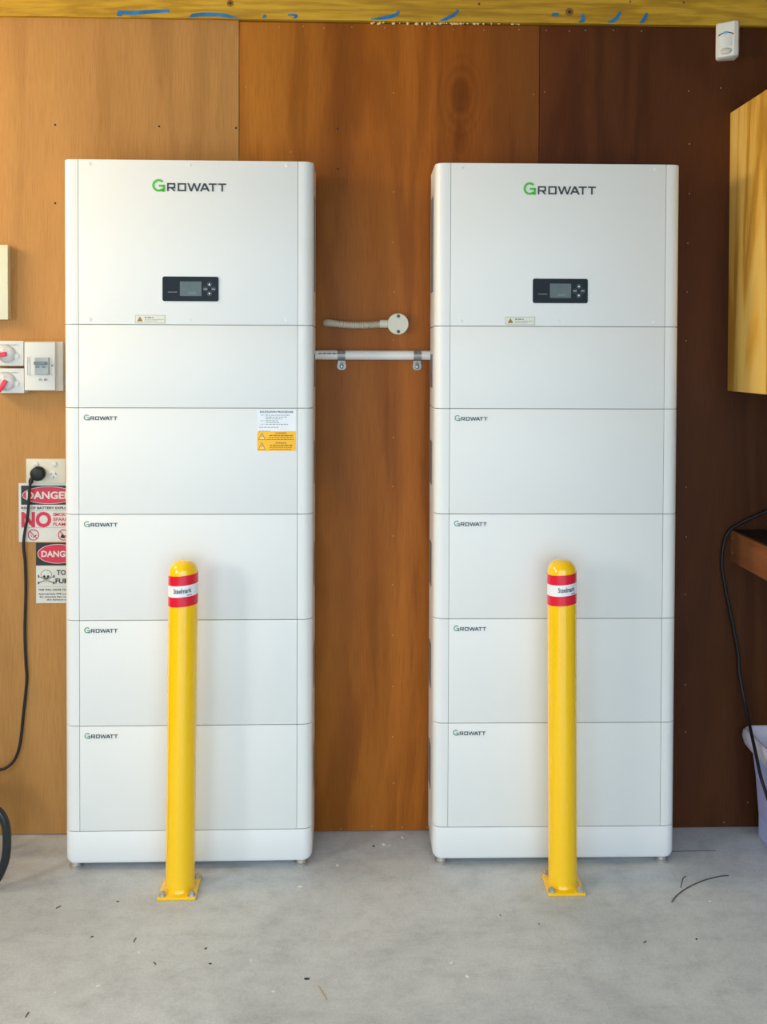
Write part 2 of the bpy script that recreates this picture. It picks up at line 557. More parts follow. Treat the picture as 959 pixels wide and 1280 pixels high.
for kind, lst in (('d', SCREWS_D), ('l', SCREWS_L)):
    for px, py in lst:
        p = at(px, py, 0)
        pp = panel_at(p.x)
        if kind not in sm:
            r = .0032 if kind == 'd' else .0018
            o = obj('screw', lathe([(r, 0), (r, .0006), (r * .6, .0010), (0, .0010)], 8, mtx=TOWARDS), mat('screw_hole_dark', (40, 24, 16), .7) if kind == 'd' else mat('screw_head', (176, 148, 112), .5), pp)
            o.location = (p.x, 0, p.z); sm[kind] = o
        else:
            share(sm[kind], (p.x, 0, p.z), pp)

# rough pine beam over the sheets
beam_y = -.016
bz = TOPZ + .003
beam = struct(obj('trim_1', box(XL, XR, beam_y, .012, bz, bz + .19, bev=.0022, seg=2), PINE_BEAM), 'rough yellow pine beam with blue spray paint marks above the plywood')


def stroke(pts, w, bm, y):
    """a flat brush stroke through pixel points of the beam face"""
    P = spline([(p.x, 0, p.z) for p in (at(a, b + 1.5, beam_y) for a, b in pts)], 6)
    rows = []
    for i, p in enumerate(P):
        t = (P[min(i + 1, len(P) - 1)] - P[max(i - 1, 0)]).normalized()
        n = Vector((-t.z, 0, t.x))
        ww = w * (.75 + .25 * math.sin(PI * min(1, .15 + i / len(P))))
        rows.append((p + n * ww / 2, p - n * ww / 2))
    out = []
    for (a, b), (c, d) in zip(rows, rows[1:]):
        zc = bz + .0024
        q = [(v.x, max(v.z, zc)) for v in (a, b, d, c)]
        if abs(q[0][1] - q[1][1]) + abs(q[2][1] - q[3][1]) < 1e-5 and abs(q[0][1] - zc) < 1e-5: continue
        V = [bm.verts.new((x, y, z)) for x, z in q]
        bm.faces.new(V)


for k, (pts, w) in enumerate((
        ([(150, 22), (149.5, 15), (151, 13)], .014), ([(148, 14), (170, 14.5), (190, 13), (212, 12)], .012),
        ([(238, 21), (243, 17.5), (262, 16.5), (282, 18), (305, 24)], .011), ([(329, 22), (332, 17)], .009), ([(367, 22), (371, 18), (360, 17)], .007),
        ([(464, 24), (480, 21), (493, 18), (499, 13)], .011), ([(549, 27), (560, 21), (568, 17), (573, 11)], .010),
        ([(690, 17), (699, 16.5)], .010), ([(722, 29), (729, 24), (728, 16)], .011), ([(758, 30), (769, 23), (776, 14)], .011), ([(800, 30), (806, 22), (809, 15)], .011))):
    bm = bmesh.new(); stroke(pts, w, bm, beam_y - .0006 - k * .00002)
    me = obj('paint_mark', bm, BLUEP, beam)
    for p in me.data.polygons:
        pass
# knots of the beam
for px, py, r in ((288, 4, .010), (712, 15, .012), (599, 5, .004), (855, 3, .004), (788, 2, .003)):
    p = at(px, py, beam_y)
    bm = ringplate(p.x, p.z, r * .55, r, beam_y - .0004, beam_y + .001, 18)
    obj('knot_ring', bm, mat('knot_ring', (132, 92, 34), .6), beam)
    obj('knot', plate(ell(p.x, p.z, r * .5, r * .45, 14), beam_y - .0008, beam_y + .001), mat('knot_dark', (70, 44, 18), .6), beam)
# foam crumbs squeezed out of the gap under the beam
bm = bmesh.new()
rnd = random.Random(8)
for k in range(60):
    px = rnd.choice([rnd.uniform(462, 520), rnd.uniform(520, 602), rnd.uniform(520, 602), rnd.uniform(600, 650)])
    p = at(px, 29 + rnd.uniform(-.8, 1.0), -.002)
    s = rnd.uniform(.0018, .0042)
    m4 = Matrix.Translation((p.x, -.003, p.z)) @ Matrix.Rotation(rnd.uniform(0, 3), 4, 'Y') @ Matrix.Diagonal((s * 1.6, s, s, 1))
    bmesh.ops.create_icosphere(bm, subdivisions=1, radius=1, matrix=m4)
fo = obj('foam_crumbs', bm, FOAM, wall); fo['kind'] = 'stuff'

# ------------------------------------------------------------------ battery towers
HW, DEP, SX, CR = .3435, .185, .3011, .027
YF = -.2085


def corner_prof(sgn, x_in, hw=HW, r=CR, dep=DEP, y0=0.0):
    """plan of one wrap-round corner trim from the vertical front seam to the back"""
    pts = [(x_in, y0)]
    n = 6
    for k in range(n + 1):
        a = math.radians(-90 + 90 * k / n)
        pts.append((hw - r + r * math.cos(a), y0 + r + r * math.sin(a)))
    pts += [(hw, dep), (hw - .012, dep), (hw - .012, y0 + .03), (x_in, y0 + .0062)]
    pts = [(sgn * x, y) for x, y in pts]
    return pts if sgn > 0 else pts[::-1]


LET = {  # strokes as convex outlines, cap height 1
    'R': [[(0, 0), (.2, 0), (.2, 1), (0, 1)], [(.1, .82), (1.0, .82), (1.0, 1), (.1, 1)], [(.82, .36), (1.02, .36), (1.02, .96), (.82, .96)],
          [(.1, .34), (1.0, .34), (1.0, .51), (.1, .51)], [(.42, .40), (.70, .40), (1.08, 0), (.80, 0)]],
    'O': [[(1.31, 0), (1.51, 0), (1.51, 1), (1.31, 1)], [(2.15, 0), (2.35, 0), (2.35, 1), (2.15, 1)], [(1.31, .82), (2.35, .82), (2.35, 1), (1.31, 1)], [(1.31, 0), (2.35, 0), (2.35, .18), (1.31, .18)]],
    'W': [[(2.50, 1), (2.72, 1), (3.08, 0), (2.86, 0)], [(2.88, 0), (3.08, 0), (3.42, .95), (3.24, 1)], [(3.26, 1), (3.46, 1), (3.80, 0), (3.60, 0)], [(3.62, 0), (3.82, 0), (4.20, 1), (3.98, 1)]],
    'A': [[(4.06, 0), (4.29, 0), (4.74, 1), (4.52, 1)], [(4.52, 1), (4.80, 1), (5.28, 0), (5.04, 0)], [(4.36, .22), (4.98, .22), (4.94, .40), (4.42, .40)]],
    'T': [[(5.14, .82), (6.14, .82), (6.14, 1), (5.14, 1)], [(5.54, 0), (5.75, 0), (5.75, .9), (5.54, .9)]],
    't': [[(6.30, .82), (7.31, .82), (7.31, 1), (6.30, 1)], [(6.70, 0), (6.91, 0), (6.91, .9), (6.70, .9)]],
}


def logo(parent, x, z, cap, thin=False):
    """x, z: lower left of the small capitals"""
    name = 'logo'
    bm = bmesh.new()
    for polys in LET.values():
        for q in polys:
            plate([(x + a * cap, z + b * cap) for a, b in q], -.0012, .0005, bm)
    lg = obj('logo_lettering', bm, LDARK, parent)
    bm = bmesh.new()
    cx, cz, r1 = x - 1.04 * cap, z + .70 * cap, .78 * cap
    r0 = r1 * (.78 if thin else .66)
    ringplate(cx, cz, r0, r1, -.0012, .0005, 26, bm, 42, 318)
    w = r1 - r0
    plate([(cx + .02 * cap, cz - .18 * cap), (cx + r1, cz - .18 * cap), (cx + r1, cz - .18 * cap + w), (cx + .02 * cap, cz - .18 * cap + w)], -.0012, .0005, bm)
    plate([(cx + r1 - w, cz - r1), (cx + r1, cz - r1), (cx + r1, cz), (cx + r1 - w, cz)], -.0012, .0005, bm)
    plate([(cx + .18 * cap, cz - r1 + w * .2), (cx + r1 - w * .5, cz - r1), (cx + r1 - w * .5, cz - r1 + w), (cx + .25 * cap, cz - r1 + w * 1.1)], -.0012, .0005, bm)
    obj('logo_initial', bm, DGREEN if thin else LGREEN, parent)


def shell(t, h, side_slot=True):
    """core, flat front panel and two wrap-round trims of one stacked unit"""
    obj('body', box(-HW + .0125, HW - .0125, .0065, DEP - .001, 0, h), SEAM, t)
    g = .0009
    bm = box(-SX + .0005, SX - .0005, 0, .006, g, h - g, bev=.0009, seg=2)
    obj('front_panel', bm, WHITE, t, math.radians(40))
    for s in (-1, 1):
        obj('corner_trim', extrude_z(corner_prof(s, SX + .0005), g, h - g, .0009), WHITE, t, math.radians(35))
        if side_slot:
            z0, z1 = h * .24, h * .66
            bm = box(s * HW - .002, s * HW + .0006, .085, .150, z0, z1, bev=.0005, seg=1)
            o = obj('side_handle', bm, HANDLE, t); o['label'] = 'grey recessed side handle'


def inverter(t, h, tower):
    shell(t, h, False)
    # cooling slots in the side
    for s in (-1, 1):
        bm = bmesh.new()
        for k in range(7):
            box(s * HW - .002, s * HW + .0006, .07 + .012 * k, .0745 + .012 * k, h * .22, h * .82, bm=bm)
        obj('side_vent', bm, HANDLE, t)
    # six blind screw caps
    base = None
    for x in (-.270, .003, .270):
        for z in (h - .013, .014):
            if base is None:
                base = obj('screw_cap', lathe([(.0046, 0), (.0046, .0006), (.0036, .0011), (0, .0011)], 16, mtx=TOWARDS), WHITE2, t)
                base.location = (x, 0, z)
            else:
                share(base, (x, 0, z), t)
    logo(t, -.0585, h - .086 + .0, .0222)
    # display
    cx, cz, w, hh = .006, .099, .154, .068
    obj('display_surround', plate(rrect(cx, cz, w + .006, hh + .006, .009), -.0010, .001), WHITE2, t)
    d = obj('display', plate(rrect(cx, cz, w, hh, .0055), -.0024, .001), DISP, t)
    obj('screen', box(cx - .029, cx + .030, -.0029, 0, cz - .0195, cz + .0205), SCRN, d)
    bm = bmesh.new()
    box(cx - .006, cx + .014, -.0031, 0, cz - .014, cz - .008, bm=bm)
    obj('screen_readout', bm, EDARK, d)
    obj('status_print', words(cx - .062, cx - .037, cz - .009, .0016, -.0028, 0, bmesh.new(), 3), PRINTL, d)
    for bx, bz_, kind in ((.052, .013, 'u'), (.041, .000, 'l'), (.063, .000, 'l'), (.052, -.013, 'd')):
        b = obj('button', ringplate(cx + bx, cz + bz_, .0052, .0062, -.0030, 0, 20), BTNR, d)
        if kind == 'l': q = [(-.0038, -.0008), (.0038, -.0008), (.0038, .0008), (-.0038, .0008)]
        elif kind == 'u': q = [(-.0034, -.0026), (.0034, -.0026), (0, .0034)]
        else: q = [(-.0034, .0026), (0, -.0034), (.0034, .0026)]
        o = obj('button_symbol', plate([(cx + bx + a, cz + bz_ + c) for a, c in q], -.0030, 0), BTN, d)
    # small caution label
    lx0, lx1, lz0, lz1 = -.146, -.064, .004, .0265
    l = obj('caution_label', box(lx0, lx1, -.0006, .001, lz0, lz1), mat('label_rim', (150, 150, 140), .5), t)
    obj('label_face', box(lx0 + .001, lx1 - .001, -.0010, 0, lz0 + .001, lz1 - .001), LABCREAM, l)
    tx = lx0 + .013; tz = (lz0 + lz1) / 2
    obj('warning_triangle', plate([(tx - .0078, tz - .0062), (tx + .0078, tz - .0062), (tx, tz + .0072)], -.0014, 0), mat('triangle_ochre', (150, 120, 20), .5), l)
    bm = bmesh.new()
    words(lx0 + .026, lx0 + .050, tz + .0045, .0024, -.0014, 0, bm, 1)
    obj('label_print', bm, PRINT, l)
    bm = bmesh.new()
    words(lx0 + .026, lx1 - .004, tz - .001, .0014, -.0014, 0, bm, 2); words(lx0 + .026, lx0 + .060, tz - .005, .0014, -.0014, 0, bm, 5)
    obj('label_print', bm, PRINTL, l)


def shutdown_labels(t, h):
    x0, x1 = .190, .300 - .0035
    z1 = h - .004; zm = h - .064; z0 = h - .119
    l = obj('shutdown_label', box(x0, x1, -.0007, .001, zm, z1), LABEL, t)
    l['label'] = 'white shutdown procedure label'
    bm = moved(text_bm('SHUTDOWN PROCEDURE', .0052, .03, width=.093, align='CENTER'), (x0 + x1) / 2, -.0010, z1 - .0088)
    obj('label_heading', bm, PRINT, l)
    zz = z1 - .0155
    for k, (step, xs, xe) in enumerate(((1, .023, .090), (0, .023, .082), (0, .023, .068), (2, .023, .057), (0, .023, .063), (3, .023, .085))):
        if step:
            obj('label_step', moved(text_bm('STEP %d' % step, .0026, .02, width=.011), x0 + .009, -.0010, zz - .0013), PRINTL, l)
        obj('label_print', words(x0 + xs, x0 + xe, zz, .0021, -.0010, 0, bmesh.new(), k + 7), PRINTL, l)
        zz -= .0051
    obj('label_print', words(x0 + .005, x0 + .062, zz - .003, .0022, -.0010, 0, bmesh.new(), 31), PRINTL, l)
    obj('label_print', words(x0 + .005, x0 + .036, zz - .0135, .0018, -.0010, 0, bmesh.new(), 33), PRINTL, l)
    zt = zm - .0004
    for k in range(2):
        zb = zt - .0272
        y = obj('warning_label', box(x0, x1, -.0008, .001, zb, zt), YLAB, t)
        y['label'] = 'yellow warning label with triangle'
        cx, cz = x0 + .0125, (zb + zt) / 2
        obj('warning_triangle', plate([(cx - .0105, cz - .0098), (cx + .0105, cz - .0098), (cx, cz + .0102)], -.0011, 0), PRINTB, y)
        obj('triangle_fill', plate([(cx - .0082, cz - .0084), (cx + .0082, cz - .0084), (cx, cz + .0074)], -.0014, 0), YPALE, y)
        q = [(0, .004), (.0016, .004), (.0004, .0006), (.0020, .0006), (-.0012, -.0062), (0, -.0012), (-.0016, -.0012)]
        obj('lightning_bolt', plate([(cx + a, cz + b) for a, b in q], -.0017, 0), PRINTB, y)
        obj('label_heading', moved(text_bm('WARNING', .0040, .02, width=.031, align='CENTER'), x0 + .065, -.0011, zt - .0068), PRINTB, y)
        for i, (a, b) in enumerate((((.033, .098), (.032, .100), (.026, .104)), ((.035, .097), (.034, .097), (.034, .096)))[k]):
            obj('label_print', words(x0 + a, x0 + b, zt - .0115 - .0055 * i, .0026 if i == 0 else .0019, -.0011, 0, bmesh.new(), 40 + 3 * k + i), PRINTB, y)
        zt = zb


def plinth(t, h, foot):
    bm = bmesh.new()
    n = 6
    prof = []
    for sx, sy, a0 in ((1, 0, -90), (1, 1, 0), (-1, 1, 90), (-1, 0, 180)):
        for k in range(n + 1):
            a = math.radians(a0 + 90 * k / n); r = CR if sy == 0 else .004
            cx = sx * (HW - r); cy = r if sy == 0 else DEP - r
            prof.append((cx + r * math.cos(a), cy + r * math.sin(a)))
    own = bmesh.new()
    rows = []
    for z, ins in ((.005, .012), (.0065, .0070), (.010, .0030), (.015, .0008), (.021, 0), (h - .0022, 0), (h - .0011, .0008)):
        row = []
        for i in range(len(prof)):
            p0, p, p1 = Vector(prof[i - 1]), Vector(prof[i]), Vector(prof[(i + 1) % len(prof)])
            tt = (p1 - p0).normalized(); nn = Vector((tt.y, -tt.x))
            if ins > .001:
                # the underside draws in at the ends, much less at the flat front
                q = p - Vector((nn.x * ins, nn.y * ins * .35))
            else:
                q = p - nn * ins
            row.append(own.verts.new((q.x, q.y, z)))
        rows.append(row)
    for a, b in zip(rows, rows[1:]):
        for i in range(len(prof)):
            j = (i + 1) % len(prof)
            own.faces.new((a[i], a[j], b[j], b[i]))
    own.faces.new(rows[0][::-1]); own.faces.new(rows[-1])
    obj('body', own, WHITE2, t, math.radians(40))
    obj('top_rim', box(-HW + .0125, HW - .0125, .0065, DEP - .002, h - .003, h), SEAM, t)
    base = None
    for x in (-.318, .312):
        for y in (.024, .155):
            if base is None:
                base = obj('foot', lathe([(.0150, -foot), (.0185, -foot), (.0185, -foot + .007), (.014, -foot + .0085), (.0125, .008), (0, .008)], 20), STEEL, t, math.radians(40))
                base.location = (x, y, 0)
            else:
                share(base, (x, y, 0), t)


HS = dict(foot=.0161, base=.0955, mod=.295, ctrl=.230, inv=.4536)
for ti, (tx, ty, rz, side, sname) in enumerate(((-.4614, -.2083, .0038, 'left', 'beside the danger signs'), (.5647, -.2089, -.0066, 'right', 'beside the storage tub'))):
    tw = 'left tower' if ti == 0 else 'right tower'
    z = HS['foot']
    t = thing('tower_base', 'white plinth on steel feet under the %s' % (tw + ' of battery units'), 'base', (tx, ty, z), rz, 'plinths of the battery towers')
    plinth(t, HS['base'], HS['foot'])
    z += HS['base']
    pos = ['lowest battery unit of the four in the %s', 'second battery unit from the bottom of the %s', 'third battery unit from the bottom of the %s, behind the bollard top', 'topmost battery unit of the four in the %s']
    for k in range(4):
        lab = 'white ' + pos[k] % tw
        if ti == 0 and k == 3: lab = 'white battery unit with shutdown and yellow warning labels, topmost of the four in left tower'
        t = thing('battery_module', lab, 'battery', (tx, ty, z), rz, 'stacked white battery units')
        shell(t, HS['mod'])
        logo(t, -.2755 + .0065, HS['mod'] - .0335, .0100, True)
        if ti == 0 and k == 3: shutdown_labels(t, HS['mod'])
        z += HS['mod']
    t = thing('control_module', 'plain white control unit between inverter and battery units of the %s' % tw, 'control unit', (tx, ty, z), rz, 'white control units')
    shell(t, HS['ctrl'])
    z += HS['ctrl']
    t = thing('inverter', 'white inverter with green logo and black display on top of the %s' % tw, 'inverter', (tx, ty, z), rz, 'inverters')
    inverter(t, HS['inv'], ti)

# ------------------------------------------------------------------ bollards
BR, BH = .0388, .890


def bollard(label, px_top, px_bot, y, plate_rot, text_a):
    x = at(px_bot, 1100, y).x
    xt = at(px_top, 700, y).x
    tilt = math.atan2(xt - x, .85)
    t = thing('bollard', label, 'bollard', (x, y, 0), 0, 'yellow steel bollards')
    hw, hd, th = .0505, .0575, .008
    bm = box(-hw, hw, -hd, hd, 0, th, bev=.0022, seg=2)
    bp = obj('base_plate', bm, YEL, t, math.radians(30))
    lean = Matrix.Rotation(tilt, 4, 'Y')
    bm = lathe([(BR, th - .004), (BR, BH - .052)], 48)
    prof = [(BR + .004, th - .002), (BR + .0015, th + .004), (BR, th + .009), (BR, BH - .036)]
    for k in range(1, 9):
        a = math.radians(90 * k / 8)
        prof.append((BR * math.cos(a) ** .72 if k < 8 else 0, BH - .036 + .036 * math.sin(a) ** .95))
    bm.free()
    post = obj('post', lathe(prof, 56), YEL, t, math.radians(40)); post.matrix_basis = lean
    for z0, z1, m, n in ((.8285, .8545, RED, 'red_band'), (.7985, .8285, BANDW, 'white_band'), (.7725, .7985, RED, 'red_band')):
        own = bmesh.new(); rows = []
        # the wrap is put on slightly askew
        for r, z in ((BR - .001, z0), (BR + .0006, z0), (BR + .0006, z1), (BR - .001, z1)):
            rows.append([own.verts.new((r * math.cos(2 * PI * k / 56), r * math.sin(2 * PI * k / 56), z + .0035 * math.cos(2 * PI * k / 56))) for k in range(56)])
        for a, b in zip(rows, rows[1:] + rows[:1]):
            for k in range(56):
                j = (k + 1) % 56
                own.faces.new((a[k], a[j], b[j], b[k]))
        b_ = obj(n, own, m, t, math.radians(50)); b_.matrix_basis = lean
        if m is BANDW:
            tb = text_bm('Steelmark', .0125, .03, thick=.0003, width=.048, align='CENTER')
            box(.012, .025, -.0002, .0002, -.0075, -.0055, bm=tb)
            bmesh.ops.subdivide_edges(tb, edges=[e for e in tb.edges if abs(e.verts[0].co.x - e.verts[1].co.x) > .004], cuts=2)
            for v in tb.verts:
                a = -PI / 2 + text_a + v.co.x / BR
                r = BR + .0010 - v.co.y
                zz = (z0 + z1) / 2 - .0045 + v.co.z + .0035 * math.cos(a)
                v.co = Vector((r * math.cos(a), r * math.sin(a), zz))
            obj('band_lettering', tb, mat('band_print', (84, 84, 92), .4), b_)
    first = None
    for sx in (-1, 1):
        for sy in (-1, 1):
            if first is None:
                first = obj('bolt', lathe([(.0082, .001), (.0082, .0070), (.0070, .0076), (.0046, .0076), (.0046, .0112), (.0038, .0118), (0, .0118)], 6), STEEL, t)
                first.location = (sx * .0385, sy * .0445, th)
                w_ = obj('washer', lathe([(.0115, 0), (.0115, .0012), (0, .0012)], 20), STEEL, first)
            else:
                o = share(first, (sx * .0385, sy * .0445, th), t, (0, 0, random.random()))
                share(w_, (0, 0, 0), o)
    return t


yb = on_floor(225, 1112).y
bollard('yellow steel bollard with red and white band in front of the left tower', 229.3, 225.2, on_floor(225, 1111).y, 0, .11)
bollard('yellow steel bollard with red and white band in front of the right tower', 702.6, 703.5, on_floor(703, 1106).y, 0, .16)

# ------------------------------------------------------------------ between the towers: conduit, clips, junction box
rc = .0140
cz_ = at(467, 444, -.016).z
x0, x1 = -.4614 + HW - .02, .5647 - HW + .02
cpath = [Vector((x0 + (x1 - x0) * k / 6, -.0165, cz_)) for k in range(7)]
t = thing('conduit', 'straight white conduit running along the plywood between the towers', 'conduit', (0, 0, 0))
co = obj('pipe', tube(cpath, rc, 20), CONDUIT, t, math.radians(40))
pa, pb = at(398, 440, -.0305), at(423, 440, -.0305)
obj('pipe_print', words(pa.x, pb.x, cz_ + .0045, .0032, -.0305, -.0285, bmesh.new(), 4, 4, 8), PRINT, t)


def saddle(px, label):
    cx = at(px, 450, -.02).x
    t = thing('pipe_clip', label, 'clip', (cx, 0, cz_), 0, 'metal saddle clips of the conduit')
    w = .0115
    own = bmesh.new()
    rows = []
    arc = [(-.0008, rc + .003)]
    R1 = rc + .0012
    for k in range(13):
        a = math.radians(100 - 200 * k / 12)
        arc.append((-.0165 - R1 * math.cos(a), R1 * math.sin(a)))
    arc += [(-.0032, -rc - .003), (-.0026, -rc - .026)]
    off = .0012
    # strap as a band with thickness
    for (y, z) in arc:
        rows.append([own.verts.new((sx * w, y, z)) for sx in (-1, 1)])
    faces = []
    for a, b in zip(rows, rows[1:]):
        faces.append(own.faces.new((a[0], a[1], b[1], b[0])))
    bmesh.ops.recalc_face_normals(own, faces=own.faces[:])
    r = bmesh.ops.solidify(own, geom=own.faces[:], thickness=off)
    obj('strap', own, GALV, t, math.radians(40))
    obj('tab', plate(rrect(0, -rc - .018, .026, .024, .009), -.0042, 0), GALV, t)
    obj('slot', plate(rrect(0, -rc - .017, .011, .020, .005), -.0050, 0), DSTEEL, t)
    sc = obj('screw', lathe([(.0062, 0), (.0062, .0015), (.004, .0032), (0, .0036)], 16, mtx=facing(0, -.0048, -rc - .020)), STEEL, t, True)
    bm = bmesh.new(); words(-.010, .010, .006, .0026, -.0165 - R1 - .0014, -.0165 - R1 + .004, bm, 6); obj('clip_print', bm, PRINT, t)


saddle(427, 'metal saddle clip on the conduit nearer the left tower')
saddle(522, 'metal saddle clip on the conduit nearer the right tower')

p = at(497.5, 405, -.02)
t = thing('junction_box', 'round cream junction box with two screws on the plywood between the towers', 'junction box', (p.x, 0, p.z))
R = .0318
obj('base', lathe([(R * .97, 0), (R * .97, .022), (R * .93, .022), (0, .022)], 40, mtx=TOWARDS), CREAM, t, math.radians(40))
obj('cover', lathe([(R, .0224), (R, .0262), (R * .95, .0285), (0, .0290)], 40, mtx=TOWARDS), CREAM, t, math.radians(40))
for dz in (.0228, -.0228):
    s_ = obj('screw', lathe([(.0050, .0285), (.0050, .0300), (.003, .0308), (0, .0308)], 14, mtx=facing(0.001, 0, dz)), DSTEEL, t, math.radians(40))
    obj('screw_slot', box(-.0035, .0055, -.0313, -.030, dz - .0006, dz + .0006), BLACKP, s_)
obj('spout', tube([Vector((-R * .8, -.014, .0005)), Vector((-R - .022, -.014, .0005))], .0122, 20), CREAM, t, math.radians(40))
# corrugated hose
a = [(475, 405.5, -.014), (462, 406.2, -.015), (445, 406.6, -.017), (428, 405.6, -.019), (415, 404, -.018), (410, 403.6, -.012), (407.5, 403.6, 0.001)]
hp = spline([at(x, y, yy) for x, y, yy in a], 30)
hose = obj('flexible_conduit', tube(hp, .0095, 16, rf=lambda i: .0094 + .0016 * (1 if (i % 5) < 3 else -1) * (1 if i < 150 else .3)), FLEX, None, True)
tag(hose, 'short beige corrugated conduit bending from the junction box into the wall', 'conduit')

# ------------------------------------------------------------------ things on the wall at left
# cream panel cut by the frame
p0, p1 = at(9.5, 306, -.03), at(9.5, 399.5, -.03)
t = thing('wall_panel', 'flat cream panel box on the plywood above the isolator switches', 'panel', (p0.x, 0, p1.z))
hh = p0.z - p1.z
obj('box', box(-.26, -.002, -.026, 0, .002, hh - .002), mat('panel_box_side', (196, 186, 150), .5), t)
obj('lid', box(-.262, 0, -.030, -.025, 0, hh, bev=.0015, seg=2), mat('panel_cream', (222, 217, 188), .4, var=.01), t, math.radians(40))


# two rotary isolators
def isolator(px1, py0, py1, label, dark_line):
    a, b = at(px1, py0, -.045), at(px1, py1, -.045)
    h = a.z - b.z; w = h * 1.22
    t = thing('isolator_switch', label, 'switch', (a.x - w / 2, 0, b.z), 0, 'rotary isolator switches')
    bm = box(-w / 2, w / 2, -.045, 0, 0, h, bev=.0025, seg=2)
    obj('housing', bm, EWHITE, t, math.radians(40))
    # dial centre near pixel x = 9
    c = at(8.0, (py0 + py1) / 2 + .5, -.05)
    dx, dz = c.x - t.location.x, c.z - b.z - .001
    obj('dial', lathe([(.0255, 0), (.0255, .004), (.022, .010), (.014, .013), (0, .0135)], 32, mtx=facing(dx, -.0445, dz)), CLEAR, t, math.radians(50))
    obj('padlock_lug', lathe([(.0075, 0), (.0075, .005), (0, .0055)], 16, mtx=facing(dx + .0275, -.0445, dz - .006)), EWHITE, t, math.radians(50))
    ang = -.12 if dark_line == 0 else -1.0
    bm = box(-.034, .004, -.0665, -.0575, -.0065, .0065, bev=.002, seg=2)
    bmesh.ops.rotate(bm, verts=bm.verts[:], cent=(0, 0, 0), matrix=Matrix.Rotation(ang, 3, 'Y'))
    moved(bm, dx, 0, dz)
    obj('handle', bm, HRED, t, math.radians(40))
    tb = text_bm('BATTERY POWER SUPPLY', .0042, .01, width=.080, align='RIGHT')
    obj('lettering', moved(tb, at(23, 430, -.046).x - t.location.x, -.0454, h - .0145), PRINTL, t)
    return t


isolator(29.3, 426, 457.5, 'white rotary isolator with red handle, upper of two at the left edge', 0)
isolator(30, 460.5, 491.5, 'white rotary isolator with red handle, lower of two at the left edge', 1)

a, b = at(31, 426.5, -.06), at(77, 489, -.06)
w, h = b.x - a.x, a.z - b.z
t = thing('breaker_enclosure', 'white breaker box with grey switch beside the isolators', 'breaker box', (a.x, 0, b.z))
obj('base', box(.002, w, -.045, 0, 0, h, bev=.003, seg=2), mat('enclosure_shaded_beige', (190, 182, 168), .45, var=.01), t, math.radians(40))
wc = w * .80
# bulged cover
own = bmesh.new()
rows = []
for k in range(9):
    x = .0 + wc * k / 8
    y = -.052 - .012 * math.sin(PI * min(1, (k / 8) * .6 + .35))
    rows.append([own.verts.new((x, yy, zz)) for yy, zz in ((-.0445, 0), (y, .003), (y - .001, h * .5), (y, h - .003), (-.0445, h))])
for r0, r1 in zip(rows, rows[1:]):
    for i in range(4): own.faces.new((r0[i], r0[i + 1], r1[i + 1], r1[i]))
own.faces.new(rows[0]); own.faces.new(rows[-1][::-1])
own.faces.new([r[0] for r in rows]); own.faces.new([r[-1] for r in rows][::-1])
obj('cover', own, EWHITE, t, math.radians(40))


def loc(px, py, Y=-.066):
    q = at(px, py, Y)
    return q.x - t.location.x, q.z - t.location.z


(ax, az), (bx, bz2) = loc(43.5, 447), loc(61, 468)
obj('breaker', box(ax, bx, -.068, -.05, bz2, az, bev=.001, seg=1), EGREY, t)
(ax, az), (bx, bz2) = loc(43, 452), loc(58.5, 456)
obj('toggle', box(ax, bx, -.074, -.06, bz2, az, bev=.0015, seg=2), EDARK, t)
for q0, q1 in ((44.8, 49.5), (53, 57)):
    (ax, az), (bx, bz2) = loc(q0, 457.5), loc(q1, 460)
    obj('breaker_mark', box(ax, bx, -.0686, -.06, bz2, az), EDARK, t)
(ax, az), (bx, bz2) = loc(34, 446), loc(64.5, 469)
bm = bmesh.new()
for r_ in ((ax, ax + .001, bz2, az), (ax, bx, bz2, bz2 + .001), (ax + .006, ax + .0072, bz2, az)): box(r_[0], r_[1], -.0662, -.05, r_[2], r_[3], bm=bm)
obj('window_line', bm, mat('line_beige', (196, 190, 176), .5), t)
sx_, sz_ = loc(65, 457)
obj('cover_screw', lathe([(.0028, 0), (.0028, .0012), (0, .0012)], 10, mtx=facing(sx_, -.0625, sz_)), EDARK, t)
for q in (50, 56.5):
    ux, uz = loc(q, 474.5)
    obj('lever_symbol', ringplate(ux, uz, .0028, .0036, -.0668, -.05, 12), mat('symbol_grey', (176, 174, 170), .5), t)
ux, uz = loc(81, 478.5, -.02)
obj('conduit_gland', tube([Vector((w - .012, -.022, uz)), Vector((w + .030, -.022, uz))], .0130, 18), mat('gland_grey', (150, 152, 154), .45), t, math.radians(40))

# double power outlet
a, b = at(32.5, 573.5, -.008), at(81, 604, -.008)
w, h = .116, .074
t = thing('power_outlet', 'cream double power outlet with one free socket above the danger sign', 'outlet', (a.x, 0, a.z - h))
obj('plate', box(0, w, -.009, 0, 0, h, bev=.002, seg=2), CREAM, t, math.radians(40))


def loc2(px, py, Y=-.0095):
    q = at(px, py, Y)
    return q.x - t.location.x, q.z - t.location.z


